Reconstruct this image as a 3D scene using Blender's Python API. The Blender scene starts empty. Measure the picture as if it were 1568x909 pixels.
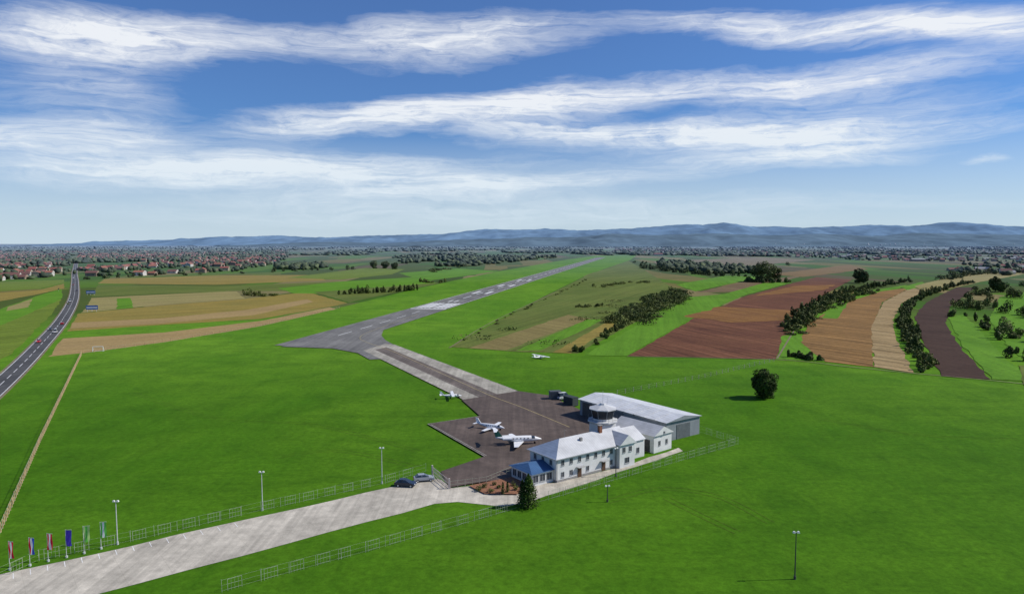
import bpy, math, random
import numpy as np
from mathutils import Vector, noise
random.seed(7); rng=np.random.default_rng(7)
sc=bpy.context.scene
# ---------------------------------------------------------------- survey helper: photo measurement -> ground coordinates
F=1079.0; HC=50.0; PITCH=math.atan(82.5/F)
def DIR(u,v):
    x=(u-784)/F; y=(454.5-v)/F
    return Vector((x, math.cos(PITCH)+y*math.sin(PITCH), -math.sin(PITCH)+y*math.cos(PITCH)))
def G(u,v):
    d=DIR(u,v); t=-HC/d.z
    return (d.x*t, d.y*t)
# ---------------------------------------------------------------- materials
def newmat(name):
    m=bpy.data.materials.new(name); m.use_nodes=True
    nt=m.node_tree; b=nt.nodes['Principled BSDF']; b.inputs['Specular IOR Level'].default_value=0.25
    b.inputs['Roughness'].default_value=0.85
    return m,nt,b
def N(nt,t,**k):
    n=nt.nodes.new(t)
    for a,v in k.items(): setattr(n,a,v)
    return n
def mixc(nt,fac,a,b,blend='MIX'):
    n=N(nt,'ShaderNodeMix',data_type='RGBA',blend_type=blend)
    for s,v in ((n.inputs[0],fac),(n.inputs[6],a),(n.inputs[7],b)):
        if hasattr(v,'links'): nt.links.new(v,s)
        elif isinstance(v,(int,float)): s.default_value=v
        else: s.default_value=(*v,1)
    return n.outputs[2]
def maprange(nt,val,a,b,c=0,d=1,smooth=False):
    n=N(nt,'ShaderNodeMapRange'); n.clamp=True
    if smooth: n.interpolation_type='SMOOTHSTEP'
    nt.links.new(val,n.inputs[0])
    for i,x in enumerate((a,b,c,d)): n.inputs[i+1].default_value=x
    return n.outputs[0]
def pos(nt): return N(nt,'ShaderNodeNewGeometry').outputs['Position']
def mapping(nt,vec,scale=(1,1,1),rot=(0,0,0),loc=(0,0,0),typ='POINT'):
    n=N(nt,'ShaderNodeMapping',vector_type=typ); nt.links.new(vec,n.inputs[0])
    n.inputs['Location'].default_value=loc; n.inputs['Rotation'].default_value=rot; n.inputs['Scale'].default_value=scale
    return n.outputs[0]
def noisen(nt,vec,scale,detail=4,rough=.6,dist=0):
    n=N(nt,'ShaderNodeTexNoise'); nt.links.new(vec,n.inputs['Vector'])
    n.inputs['Scale'].default_value=scale; n.inputs['Detail'].default_value=detail; n.inputs['Roughness'].default_value=rough; n.inputs['Distortion'].default_value=dist
    return n.outputs[0]
def mul(nt,a,v):
    h=N(nt,'ShaderNodeMix',data_type='RGBA',blend_type='MULTIPLY'); h.inputs[0].default_value=1
    nt.links.new(a,h.inputs[6]); nt.links.new(v,h.inputs[7]); return h.outputs[2]
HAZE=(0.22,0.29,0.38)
def haze(nt,col,d0=900,d1=10500,mx=.85):  # aerial haze painted into base colour, stronger with distance from world origin
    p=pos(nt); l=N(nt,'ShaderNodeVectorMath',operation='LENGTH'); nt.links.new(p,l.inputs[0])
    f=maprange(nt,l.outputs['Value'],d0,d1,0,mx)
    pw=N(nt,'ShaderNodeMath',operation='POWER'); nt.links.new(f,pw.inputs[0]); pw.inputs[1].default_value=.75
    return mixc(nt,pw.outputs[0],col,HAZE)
def mat_plain(name,c,rough=.7,var=.15,scale=1.5,metal=0,spec=.3,hz=False,bump=0):
    m,nt,b=newmat(name)
    n=noisen(nt,pos(nt),scale,3)
    f=maprange(nt,n,.3,.7)
    col=mixc(nt,f,tuple(x*(1-var) for x in c),tuple(min(1,x*(1+var)) for x in c))
    if hz: col=haze(nt,col)
    nt.links.new(col,b.inputs['Base Color'])
    b.inputs['Roughness'].default_value=rough; b.inputs['Metallic'].default_value=metal; b.inputs['Specular IOR Level'].default_value=spec
    return m
G1=(.050,.142,.006); G2=(.078,.182,.009); G3=(.034,.098,.005)
def grass_nodes(nt,c1=G1,c2=G2,c3=G3):
    p=pos(nt)
    big=maprange(nt,noisen(nt,p,.010,4,.6,.8),.36,.64,smooth=True)
    mid=maprange(nt,noisen(nt,p,.06,6,.75,.4),.40,.64,0,.7)
    streak=maprange(nt,noisen(nt,mapping(nt,p,scale=(.11,.02,1),rot=(0,0,.62)),1,5,.7,.9),.42,.64,0,.35)
    streak2=maprange(nt,noisen(nt,mapping(nt,p,scale=(.02,.16,1),rot=(0,0,-.25)),1,4,.65,.7),.52,.68,0,.35)
    a=mixc(nt,big,c1,c2)
    a=mixc(nt,mid,a,c3)
    a=mixc(nt,streak,a,c2)
    a=mixc(nt,streak2,a,tuple(x*.95 for x in c3))
    # turf colour gets brighter with distance from the origin
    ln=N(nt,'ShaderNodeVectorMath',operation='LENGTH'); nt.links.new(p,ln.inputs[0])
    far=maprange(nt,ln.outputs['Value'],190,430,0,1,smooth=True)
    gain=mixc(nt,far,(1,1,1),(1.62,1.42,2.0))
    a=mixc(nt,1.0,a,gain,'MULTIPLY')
    scr=noisen(nt,p,.7,6,.9)
    a=mul(nt,a,maprange(nt,scr,.33,.68,1.34,.64))
    return a
def mat_grass(name,c1=G1,c2=G2,c3=G3,hz=True):
    m,nt,b=newmat(name)
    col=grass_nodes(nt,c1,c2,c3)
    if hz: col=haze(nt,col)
    nt.links.new(col,b.inputs['Base Color'])
    b.inputs['Specular IOR Level'].default_value=.03
    return m
def mat_field(name,c1,c2,ang=0.0,period=2.5,patch=.03,contrast=.5,hz=True):
    m,nt,b=newmat(name); p=pos(nt)
    r=mapping(nt,p,rot=(0,0,ang))
    st=noisen(nt,mapping(nt,r,scale=(1/period,1/(period*45),1)),1,4,.75)
    st2=noisen(nt,mapping(nt,r,scale=(1/(period*7),1/(period*120),1)),1,3,.65)
    pt=noisen(nt,p,patch,5,.7)
    a=mixc(nt,maprange(nt,pt,.36,.64),c1,c2)
    a=mixc(nt,maprange(nt,st2,.35,.65,0,.6),a,tuple((x+y)*.62 for x,y in zip(c1,c2)))
    a=mul(nt,a,maprange(nt,st,.3,.7,1-contrast*.6,1+contrast*.5))
    a=mul(nt,a,maprange(nt,noisen(nt,p,.5,5,.85),.3,.7,.68,1.27))
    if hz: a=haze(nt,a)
    nt.links.new(a,b.inputs['Base Color']); b.inputs['Specular IOR Level'].default_value=.05
    return m
def mat_leaf(name,c1,c2,hz=False,scale=.35):
    m,nt,b=newmat(name)
    g=N(nt,'ShaderNodeNewGeometry')
    a=mixc(nt,g.outputs['Random Per Island'],c1,c2)
    a=mul(nt,a,maprange(nt,noisen(nt,g.outputs['Position'],scale,2,.6),.35,.65,.55,1.45))
    if hz: a=haze(nt,a)
    nt.links.new(a,b.inputs['Base Color']); b.inputs['Roughness'].default_value=.7; b.inputs['Specular IOR Level'].default_value=.15
    return m
def mat_slab(name,c,joint,sx,sy,ang,var=.2,mort=.05):
    m,nt,b=newmat(name); p=pos(nt)
    br=N(nt,'ShaderNodeTexBrick'); br.offset=0
    nt.links.new(mapping(nt,p,rot=(0,0,ang)),br.inputs['Vector'])
    br.inputs['Scale'].default_value=1; br.inputs['Brick Width'].default_value=sx; br.inputs['Row Height'].default_value=sy
    br.inputs['Mortar Size'].default_value=mort; br.inputs['Mortar Smooth'].default_value=.3
    br.inputs['Color1'].default_value=(*[x*(1-var*.6) for x in c],1); br.inputs['Color2'].default_value=(*[x*(1+var*.4) for x in c],1); br.inputs['Mortar'].default_value=(*joint,1)
    a=br.outputs['Color']
    for s,lo,hi in ((.05,.7,1.2),(.5,.78,1.15),(6,.85,1.12)):
        a=mul(nt,a,maprange(nt,noisen(nt,p,s,4,.7),.3,.7,lo,hi))
    a=mul(nt,a,maprange(nt,noisen(nt,mapping(nt,p,rot=(0,0,ang),scale=(.9,.02,1)),1,3,.6),.35,.65,.82,1.1))
    nt.links.new(haze(nt,a),b.inputs['Base Color'])
    return m
def mat_glass(name,c=(.02,.03,.045)):
    m,nt,b=newmat(name)
    n=noisen(nt,pos(nt),.8,2); col=mixc(nt,n,c,tuple(x*2 for x in c))
    nt.links.new(col,b.inputs['Base Color']); b.inputs['Roughness'].default_value=.12; b.inputs['Specular IOR Level'].default_value=.35
    return m
def mat_seam(name,c,ang,w=.5,rough=.45,dk=.72):
    m,nt,b=newmat(name); p=pos(nt)
    wv=N(nt,'ShaderNodeTexWave'); wv.wave_profile='SIN'; nt.links.new(mapping(nt,p,rot=(0,0,ang)),wv.inputs['Vector'])
    wv.inputs['Scale'].default_value=.314/w; wv.inputs['Distortion'].default_value=0
    f=maprange(nt,wv.outputs['Fac'],.85,1)
    a=mixc(nt,f,c,tuple(x*dk for x in c))
    a=mul(nt,a,maprange(nt,noisen(nt,p,.35,5,.65),.3,.7,.78,1.1))
    nt.links.new(a,b.inputs['Base Color']); b.inputs['Roughness'].default_value=rough
    return m
# ---------------------------------------------------------------- mesh helpers
def empty(name,loc=(0,0,0),rz=0):
    o=bpy.data.objects.new(name,None); o.location=loc; o.rotation_euler=(0,0,rz); sc.collection.objects.link(o); o.empty_display_size=1; return o
class MB:
    def __init__(s): s.v=[];s.f=[];s.m=[]
    def add(s,vs,fs,mi=0):
        o=len(s.v); s.v+= [tuple(x) for x in vs]
        for f in fs: s.f.append(tuple(i+o for i in f)); s.m.append(mi)
    def hexa(s,p,mi=0): s.add(p,[(3,2,1,0),(4,5,6,7),(0,1,5,4),(1,2,6,5),(2,3,7,6),(3,0,4,7)],mi)
    def box(s,x0,y0,z0,x1,y1,z1,mi=0): s.hexa([(x0,y0,z0),(x1,y0,z0),(x1,y1,z0),(x0,y1,z0),(x0,y0,z1),(x1,y0,z1),(x1,y1,z1),(x0,y1,z1)],mi)
    def cyl(s,a,b,r0,r1,mi=0,n=8,caps=True):
        a=Vector(a);b=Vector(b);d=(b-a).normalized(); q=d.orthogonal().normalized(); w=d.cross(q)
        vs=[]
        for c,r in ((a,r0),(b,r1)):
            for i in range(n):
                t=2*math.pi*i/n; vs.append(c+q*(r*math.cos(t))+w*(r*math.sin(t)))
        fs=[(i,(i+1)%n,n+(i+1)%n,n+i) for i in range(n)]
        if caps: fs+=[tuple(range(n))[::-1],tuple(range(n,2*n))]
        s.add(vs,fs,mi)
    def quad(s,p,mi=0): s.add(p,[tuple(range(len(p)))],mi)
    def roof(s,x0,x1,y0,y1,ze,zr,mi,wall,h0=0,h1=0,axis='x'):
        ym=(y0+y1)/2
        vs=[(x0,y0,ze),(x1,y0,ze),(x1,y1,ze),(x0,y1,ze),(x0+h0,ym,zr),(x1-h1,ym,zr)]
        if axis=='y':
            xm=(x0+x1)/2
            vs=[(x1,y0,ze),(x1,y1,ze),(x0,y1,ze),(x0,y0,ze),(xm,y0+h0,zr),(xm,y1-h1,zr)]
        o=len(s.v)
        s.add(vs,[(0,1,5,4),(2,3,4,5)],mi)
        s.f.append((o+3,o,o+4)); s.m.append(mi if h0>0 else wall)
        s.f.append((o+1,o+2,o+5)); s.m.append(mi if h1>0 else wall)
        s.f.append((o+3,o+2,o+1,o)); s.m.append(wall)
    def obj(s,name,mats,parent=None,loc=(0,0,0),rz=0,smooth=False,bevel=0):
        me=bpy.data.meshes.new(name); me.from_pydata(s.v,[],s.f)
        for m in mats: me.materials.append(m)
        me.polygons.foreach_set('material_index',s.m)
        if smooth: me.polygons.foreach_set('use_smooth',[True]*len(me.polygons))
        me.update()
        o=bpy.data.objects.new(name,me); sc.collection.objects.link(o); o.location=loc; o.rotation_euler=(0,0,rz)
        if parent: o.parent=parent
        if bevel:
            b=o.modifiers.new('bevel','BEVEL'); b.width=bevel; b.segments=2; b.limit_method='ANGLE'
        return o
def npmesh(name,V,Fq,mats,mi=None,smooth=False,parent=None):
    V=np.asarray(V,dtype=np.float32); Fq=np.asarray(Fq,dtype=np.int32); k=Fq.shape[1]
    me=bpy.data.meshes.new(name); me.vertices.add(len(V)); me.vertices.foreach_set('co',V.ravel())
    me.loops.add(Fq.size); me.loops.foreach_set('vertex_index',Fq.ravel())
    me.polygons.add(len(Fq)); me.polygons.foreach_set('loop_start',np.arange(len(Fq),dtype=np.int32)*k)
    for m in mats: me.materials.append(m)
    if mi is not None: me.polygons.foreach_set('material_index',np.asarray(mi,dtype=np.int32))
    if smooth: me.polygons.foreach_set('use_smooth',np.ones(len(Fq),dtype=bool))
    me.update(calc_edges=True); me.validate()
    o=bpy.data.objects.new(name,me); sc.collection.objects.link(o)
    if parent: o.parent=parent
    return o
def catmull(P,n=8):
    P=[Vector((p[0],p[1])) for p in P]; out=[]
    for i in range(len(P)-1):
        p0=P[max(i-1,0)];p1=P[i];p2=P[i+1];p3=P[min(i+2,len(P)-1)]
        for k in range(n):
            t=k/n; out.append(.5*((2*p1)+(-p0+p2)*t+(2*p0-5*p1+4*p2-p3)*t*t+(-p0+3*p1-3*p2+p3)*t**3))
    out.append(P[-1]); return out
def poly(name,px,z,mat,world=False,rough=0):
    pts=px if world else [G(*p) for p in px]
    if rough:
        q=[]
        for i in range(len(pts)):
            a=Vector(pts[i][:2]); b=Vector(pts[(i+1)%len(pts)][:2]); n=max(1,int((b-a).length/6)); n=min(n,80)
            for k in range(n):
                c=a.lerp(b,k/n); nn=(b-a).normalized(); nn=Vector((nn.y,-nn.x))
                if k: c=c+nn*(noise.noise(Vector((c.x*.06,c.y*.06,3)))+.5*noise.noise(Vector((c.x*.3,c.y*.3,3))))*rough
                q.append(c)
        pts=q
    mb=MB(); mb.quad([(p[0],p[1],z) for p in pts]); 
    o=mb.obj(name,[mat]); 
    if o.data.polygons[0].normal.z<0: o.data.flip_normals()
    return o
def ribbon_pts(P,off,w):
    L=[];R=[]
    for i,p in enumerate(P):
        d=(P[min(i+1,len(P)-1)]-P[max(i-1,0)]).normalized(); n=Vector((d.y,-d.x))
        L.append(p+n*(off-w/2)); R.append(p+n*(off+w/2))
    return L,R
def ribbon(mb,P,off,w,z,mi=0,dash=None):
    P=[Vector((p[0],p[1])) for p in P]
    if dash:
        cum=[0]
        for i in range(1,len(P)): cum.append(cum[-1]+(P[i]-P[i-1]).length)
        def at(s):
            for i in range(1,len(P)):
                if cum[i]>=s: return P[i-1].lerp(P[i],(s-cum[i-1])/max(1e-6,cum[i]-cum[i-1]))
            return P[-1]
        s=0
        while s+dash[0]<cum[-1]:
            a=at(s);b=at(s+dash[0]); L,R=ribbon_pts([a,b],off,w)
            mb.quad([(L[0].x,L[0].y,z),(R[0].x,R[0].y,z),(R[1].x,R[1].y,z),(L[1].x,L[1].y,z)],mi); s+=dash[0]+dash[1]
        return
    L,R=ribbon_pts(P,off,w)
    for i in range(len(P)-1):
        mb.quad([(L[i].x,L[i].y,z),(R[i].x,R[i].y,z),(R[i+1].x,R[i+1].y,z),(L[i+1].x,L[i+1].y,z)],mi)
# ---------------------------------------------------------------- ground
m,nt,b=newmat('countryside_ground')
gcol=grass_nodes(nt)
p=pos(nt)
vo=N(nt,'ShaderNodeTexVoronoi'); vo.feature='F1'; vo.distance='CHEBYCHEV'
nt.links.new(mapping(nt,p,scale=(1/75,1/420,1),rot=(0,0,-.12)),vo.inputs['Vector']); vo.inputs['Scale'].default_value=1
sp=N(nt,'ShaderNodeSeparateColor'); nt.links.new(vo.outputs['Color'],sp.inputs[0])
cr=N(nt,'ShaderNodeValToRGB'); cr.color_ramp.interpolation='CONSTANT'
els=[(0,(.05,.12,.012)),(.2,(.18,.15,.05)),(.32,(.07,.10,.02)),(.45,(.085,.17,.015)),(.58,(.12,.085,.05)),(.66,(.06,.09,.02)),(.8,(.22,.18,.08)),(.9,(.045,.08,.015))]
cr.color_ramp.elements[0].position=0; cr.color_ramp.elements[0].color=(*els[0][1],1)
cr.color_ramp.elements[1].position=els[1][0]; cr.color_ramp.elements[1].color=(*els[1][1],1)
for e in els[2:]:
    q=cr.color_ramp.elements.new(e[0]); q.color=(*e[1],1)
nt.links.new(sp.outputs[0],cr.inputs[0])
q=mixc(nt,maprange(nt,noisen(nt,p,.01,5,.7),.35,.7,0,.6),cr.outputs[0],(.05,.08,.02))
ln=N(nt,'ShaderNodeVectorMath',operation='LENGTH'); nt.links.new(p,ln.inputs[0])
col=mixc(nt,maprange(nt,ln.outputs['Value'],480,620),gcol,q)
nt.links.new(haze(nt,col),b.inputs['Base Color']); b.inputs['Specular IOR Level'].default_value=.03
M_ground=m
rad=[0,60,150,300,600,1200,2400,5000,10000,20000,45000]; mb=MB(); ns=48
for i in range(len(rad)-1):
    for k in range(ns):
        a0=2*math.pi*k/ns;a1=2*math.pi*(k+1)/ns
        P=[(rad[i+1]*math.cos(a0),rad[i+1]*math.sin(a0),0),(rad[i+1]*math.cos(a1),rad[i+1]*math.sin(a1),0),(rad[i]*math.cos(a1),rad[i]*math.sin(a1),0)]
        if i: P.append((rad[i]*math.cos(a0),rad[i]*math.sin(a0),0))
        mb.quad(P)
ground=mb.obj('ground',[M_ground])
# ---------------------------------------------------------------- fields
M_strip=mat_grass('airfield_grass_turf')
poly('airfield_grass',[(128,541),(250,524),(400,498),(520,471),(640,441),(760,416),(870,397),(915,391),(975,391),(965,398),(900,420),(830,455),(690,531),(705,538),(900,546),(1180,551),(1080,577),(850,606),(790,600),(560,560),(300,552)],.02,M_strip)
M_tan=mat_field('ochre_stubble',(.26,.19,.045),(.19,.16,.04),ang=.95,period=3)
M_beige=mat_field('beige_soil',(.27,.19,.085),(.31,.22,.09),ang=.95,period=3,contrast=.3)
M_pale=mat_field('pale_crop',(.22,.2,.07),(.27,.22,.09),ang=.95,period=4)
M_olive=mat_field('olive_meadow',(.08,.12,.022),(.13,.15,.035),ang=.4,period=4,patch=.02)
M_gr=mat_field('green_crop',(.075,.18,.012),(.11,.235,.018),ang=.2,period=3,contrast=.3)
M_yg=mat_field('yellow_green_crop',(.14,.19,.025),(.11,.16,.02),ang=.5,period=3)
M_brown=mat_field('brown_ploughed',(.10,.042,.026),(.155,.07,.036),ang=-.35,period=2.2,contrast=.9)
M_rust=mat_field('rust_stubble',(.23,.115,.035),(.17,.085,.034),ang=-.35,period=2.2,contrast=.7)
M_dark=mat_field('dark_ploughed',(.05,.03,.022),(.07,.042,.03),ang=-.6,period=2,contrast=.3)
M_corn=mat_field('dry_corn',(.26,.145,.05),(.17,.10,.04),ang=-.55,period=2.6,contrast=1.2)
M_straw=mat_field('straw_rows',(.33,.24,.12),(.24,.17,.08),ang=-.55,period=3,contrast=.9)
ZF=[.03]
def field(nm,mt,px,r=1.2):
    ZF[0]+=.005; poly(nm,px,ZF[0],mt,rough=r)
for nm,mt,px in [
 ('meadow',M_olive,[(140,454),(150,436),(330,438),(520,431),(505,443),(470,446),(362,445)]),
 ('stubble_field',M_tan,[(103,507),(120,480),(240,468),(370,458),(470,447),(532,464),(480,474),(400,488),(250,497)]),
 ('soil_field',M_beige,[(73,546),(97,518),(250,509),(400,491),(505,470),(515,473),(400,499),(250,524),(130,540)]),
 ('crop_field',M_pale,[(133,470),(140,456),(345,446),(362,446),(375,457),(240,467),(124,479)]),
 ('stubble_field',M_beige,[(106,503),(112,494),(250,487),(380,474),(470,458),(480,462),(390,482),(250,495)]),
 ('stubble_field',M_tan,[(150,434),(160,427),(340,421),(480,421),(500,429),(330,436)]),
 ('green_field',M_gr,[(179,457),(200,456),(204,471),(179,473)]),
 ('green_field',M_gr,[(425,441),(520,431),(640,424),(668,433),(640,439),(540,441),(520,450),(450,449)]),
 ('green_field',M_gr,[(610,418),(700,411),(765,415),(660,429),(630,424)]),
 ('green_field',M_yg,[(440,425),(560,410),(620,412),(600,420),(520,428)]),
 ('meadow',M_olive,[(535,463),(480,447),(540,443),(680,432),(640,440)]),
 ('stubble_field',M_tan,[(-100,455),(60,444),(98,434),(98,441),(60,450),(-100,480)]),
 ('green_field',M_gr,[(-120,520),(-20,480),(60,452),(94,442),(96,455),(60,490),(9,530),(-120,600)]),
 ('crop_field',M_yg,[(-120,545),(9,495),(94,458),(80,480),(20,540),(-100,610)]),
 ('stubble_field',M_pale,[(12,470),(50,457),(44,470),(10,476)]),
 ('crop_field',M_yg,[(-100,438),(9,432),(98,428),(98,433),(60,442),(-100,453)]),
 ('crop_field',M_olive,[(160,424),(300,420),(430,417),(430,420),(340,420),(160,426)]),
 ('meadow',M_olive,[(688,531),(830,456),(900,421),(962,399),(985,412),(1010,428),(1045,450),(960,500),(885,541),(800,539)]),
 ('soil_field',mat_field('dull_tan',(.17,.14,.05),(.2,.16,.06),ang=-.6,period=3),[(718,533),(775,536),(905,488),(870,482)]),
 ('green_field',M_gr,[(790,537),(830,536),(925,489),(900,489)]),
 ('soil_field',M_tan,[(846,540),(874,541),(945,496),(928,494)]),
 ('green_field',M_gr,[(1035,436),(1110,422),(1180,424),(1130,432),(1065,446)]),
 ('stubble_field',mat_field('mauve_soil',(.13,.09,.05),(.17,.12,.06),ang=-.35,period=4),[(1065,448),(1130,433),(1180,427),(1235,421),(1190,433),(1120,447)]),
 ('green_field',M_gr,[(897,544),(960,545),(1062,486),(1140,452),(1215,432),(1170,433),(1110,450),(1045,456),(975,497)]),
 ('ploughed_field',M_brown,[(961,545),(1188,550),(1225,485),(1255,455),(1305,428),(1250,424),(1212,434),(1140,454),(1064,487)]),
 ('stubble_field',mat_field('wheat',(.2,.13,.05),(.15,.1,.04),ang=-.35,period=4),[(1180,420),(1300,405),(1330,412),(1230,424)]),
 ('green_field',M_gr,[(1188,550),(1262,554),(1270,530),(1222,512),(1198,514)]),
 ('green_field',M_gr,[(1225,500),(1262,470),(1310,448),(1390,436),(1352,452),(1300,466),(1245,500)]),
 ('crop_field',M_corn,[(1226,524),(1264,554),(1338,562),(1335,500),(1352,462),(1396,440),(1350,446),(1300,462),(1240,492)]),
 ('stubble_field',M_straw,[(1338,562),(1399,571),(1372,520),(1366,490),(1380,464),(1415,446),(1396,440),(1352,463),(1335,500)]),
 ('green_field',M_gr,[(1259,487),(1277,459),(1303,458),(1281,488)]),
 ('green_field',M_gr,[(1380,440),(1412,431),(1420,436),(1390,444)]),
 ('ploughed_field',M_dark,[(1442,576),(1517,581),(1470,530),(1448,495),(1456,468),(1495,440),(1465,440),(1418,463),(1400,485),(1412,520)]),
 ('green_field',M_gr,[(1519,581),(1580,584),(1535,545),(1500,505),(1476,482),(1452,486),(1472,528)]),
 ('green_field',M_gr,[(1530,455),(1580,445),(1620,470),(1640,560),(1560,545),(1535,520),(1515,490)]),
 ('crop_field',M_pale,[(1400,438),(1480,418),(1568,412),(1568,420),(1500,432),(1420,450)]),
 ('stubble_field',mat_field('taupe',(.15,.12,.07),(.2,.16,.09),ang=-.3,period=5),[(1000,400),(1160,394),(1250,398),(1120,410),(1010,409)]),
 ('crop_field',M_olive,[(1560,560),(1700,560),(1900,700),(1568,590)]),
 ('stubble_field',M_rust,[(1048,485),(1100,470),(1235,476),(1226,490),(1120,494)]),
 ('stubble_field',M_rust,[(1150,454),(1215,438),(1280,436),(1262,444)]),
 ]: field(nm,mt,px,4 if mt is M_rust else 1.2)
ZT=ZF[0]+.01
M_track=mat_plain('dirt_track',(.17,.14,.08),.95,.3,.3)
mb=MB()
for px in [[(960,546),(1190,551),(1300,562),(1400,572),(1520,583),(1600,592)],[(688,533),(760,490),(850,448)],[(1190,549),(1230,487),(1262,455)]]:
    ribbon(mb,catmull([G(*q) for q in px]),0,.8,ZT)
mb.obj('dirt_track',[M_track])
M_worn=mat_grass('worn_grass',(.058,.12,.010),(.075,.14,.012),(.04,.08,.01))
mb=MB()
for px in [[(1020,762),(1080,792),(1130,815)],[(930,768),(1010,748),(1100,760),(1180,800)],[(1250,640),(1400,665),(1560,672)],[(420,700),(520,690),(640,715)],[(200,600),(330,640),(480,650),(640,690)]]:
    P=catmull([G(*q) for q in px]); ribbon(mb,P,-.8,.25,.023); ribbon(mb,P,.8,.25,.023)
mb.obj('wheel_tracks',[M_worn])
# ---------------------------------------------------------------- airfield pavement
ZB=ZT+.01
TA=math.atan2(*(Vector(G(720,606))-Vector(G(565,538))))
M_rwy=mat_slab('runway_asphalt',(.185,.178,.165),(.12,.12,.11),7.5,60,.193,.12)
M_taxi=mat_slab('taxiway_concrete',(.38,.35,.29),(.2,.19,.16),5,5,TA,.25)
M_taxd=mat_slab('taxiway_dark_strip',(.145,.118,.10),(.32,.3,.26),4.2,400,TA,.1)
M_apron=mat_slab('apron_asphalt',(.112,.084,.070),(.08,.062,.052),6,6,TA,.1)
M_road=mat_slab('access_concrete',(.50,.455,.375),(.43,.39,.32),9,6,.9,.04,.04)
M_hwy=mat_slab('highway_asphalt',(.085,.083,.082),(.07,.07,.07),30,30,.3,.1)
M_white=mat_plain('white_paint',(.75,.75,.73),.6,.2,.4,hz=True)
M_wornw=mat_plain('worn_runway_paint',(.68,.68,.66),.7,.25,.7,hz=True)
M_yel=mat_plain('yellow_paint',(.42,.33,.14),.6,.2,.4)
d=Vector((.195,1)).normalized(); nrm=Vector((d.y,-d.x)); C0=Vector(G(420,529))+nrm*15
def RW(s,o): q=C0+d*s+nrm*o; return (q.x,q.y)
LEN=2150
mb=MB()
for i in range(22):
    a,b_=i*LEN/22,(i+1)*LEN/22
    mb.quad([(*RW(a,-15),ZB),(*RW(a,15),ZB),(*RW(b_,15),ZB),(*RW(b_,-15),ZB)])
mb.obj('runway',[M_rwy])
poly('runway_junction',[(430,531),(510,534),(548,541),(566,551),(620,548),(606,530),(590,521),(584,514),(587,506),(604,497),(640,485),(560,500)],ZB+.01,M_rwy)
poly('taxiway',[(556,537),(712,614),(795,600),(604,528),(590,527)],ZB+.025,M_taxi)
poly('taxiway_strip',[(574,536),(738,611),(765,606),(592,532)],ZB+.035,M_taxd)
poly('apron',[(655,650),(735,638),(707,613),(793,599.5),(840,606),(884,626),(930,652),(915,690),(820,705),(800,732),(740,739),(690,747),(675,723),(742,700)],ZB+.045,M_apron)
poly('access_road',[(-160,915),(9,877),(200,836),(400,790),(610,743),(655,729),(676,735),(692,747),(745,741),(800,733),(822,740),(852,739),(970,709),(1040,685),(1050,689),(975,714),(836,759),(806,770),(768,775),(700,768),(665,771),(440,832),(212,893),(60,935),(-160,990)],.05,M_road,rough=.9)
poly('gravel_bed',[(718,745),(795,729),(800,742),(793,758),(742,757)],ZB+.055,mat_plain('red_gravel',(.24,.11,.06),.95,.4,2.5))
poly('lawn',[(1028,683),(1062,662),(1075,660),(1118,672),(1048,692),(1040,686)],.06,M_strip)
mb=MB(); ZM=ZB+.02
for k in range(4):
    for sgn in (-1,1):
        o=sgn*(2.2+k*3.0)
        mb.quad([(*RW(205,o-1.0),ZM),(*RW(205,o+1.0),ZM),(*RW(248,o+1.0),ZM),(*RW(248,o-1.0),ZM)])
mb.quad([(*RW(196,-14),ZM),(*RW(196,14),ZM),(*RW(200,14),ZM),(*RW(200,-14),ZM)])
for o in (-3,2.2):
    mb.quad([(*RW(262,o-.8),ZM),(*RW(262,o+.8),ZM),(*RW(278,o+.8),ZM),(*RW(278,o-.8),ZM)])
s=300
while s<LEN-60:
    mb.quad([(*RW(s,-.5),ZM),(*RW(s,.5),ZM),(*RW(s+30,.5),ZM),(*RW(s+30,-.5),ZM)]); s+=50
for o in (-14.2,14.2):
    mb.quad([(*RW(204,o-.2),ZM),(*RW(204,o+.2),ZM),(*RW(LEN-10,o+.2),ZM),(*RW(LEN-10,o-.2),ZM)])
for s0 in (360,480,600):
  for o in (-6.5,6.5):
    mb.quad([(*RW(s0,o-1.6),ZM),(*RW(s0,o+1.6),ZM),(*RW(s0+35,o+1.6),ZM),(*RW(s0+35,o-1.6),ZM)])
for k in range(5):
    mb.quad([(*RW(40+k*30,-.25),ZM),(*RW(40+k*30,.25),ZM),(*RW(58+k*30,.25),ZM),(*RW(58+k*30,-.25),ZM)])
mb.obj('runway_markings',[M_wornw])
mb=MB(); mb.quad([(*RW(250,-5),ZB+.012),(*RW(250,5),ZB+.012),(*RW(700,4),ZB+.012),(*RW(700,-4),ZB+.012)])
mb.obj('runway_tyre_wear',[mat_plain('tyre_wear',(.13,.127,.118),.9,.25,.05,hz=True)])
mb=MB()
ribbon(mb,catmull([G(*q) for q in [(872,655),(800,625),(745,604),(660,565),(600,538),(560,524),(552,516),(575,505),(640,481)]],10),0,.22,ZB+.06)
mb.obj('taxi_guide_line',[M_yel])
mb=MB()
ribbon(mb,[G(*q) for q in [(742,700),(655,650),(735,638)]],0,.2,ZB+.06)
ribbon(mb,[G(660,651),G(745,699)],0,.2,ZB+.064)
mb.obj('apron_edge_marking',[mat_plain('worn_white',(.3,.28,.25),.8,.3,.5)])
mb=MB()
for k in range(14):
    u=20+k*26; v=874.5-(u-9)*.2255+3.5
    a=Vector(G(u,v)); dd=(Vector(G(400,790))-Vector(G(9,877))).normalized(); nn=Vector((dd.y,-dd.x))
    e=a+nn*2.6
    L,R=ribbon_pts([a+nn*.4,e],0,.10)
    mb.quad([(L[0].x,L[0].y,.06),(R[0].x,R[0].y,.06),(R[1].x,R[1].y,.06),(L[1].x,L[1].y,.06)])
mb.obj('parking_markings',[M_white])
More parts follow.
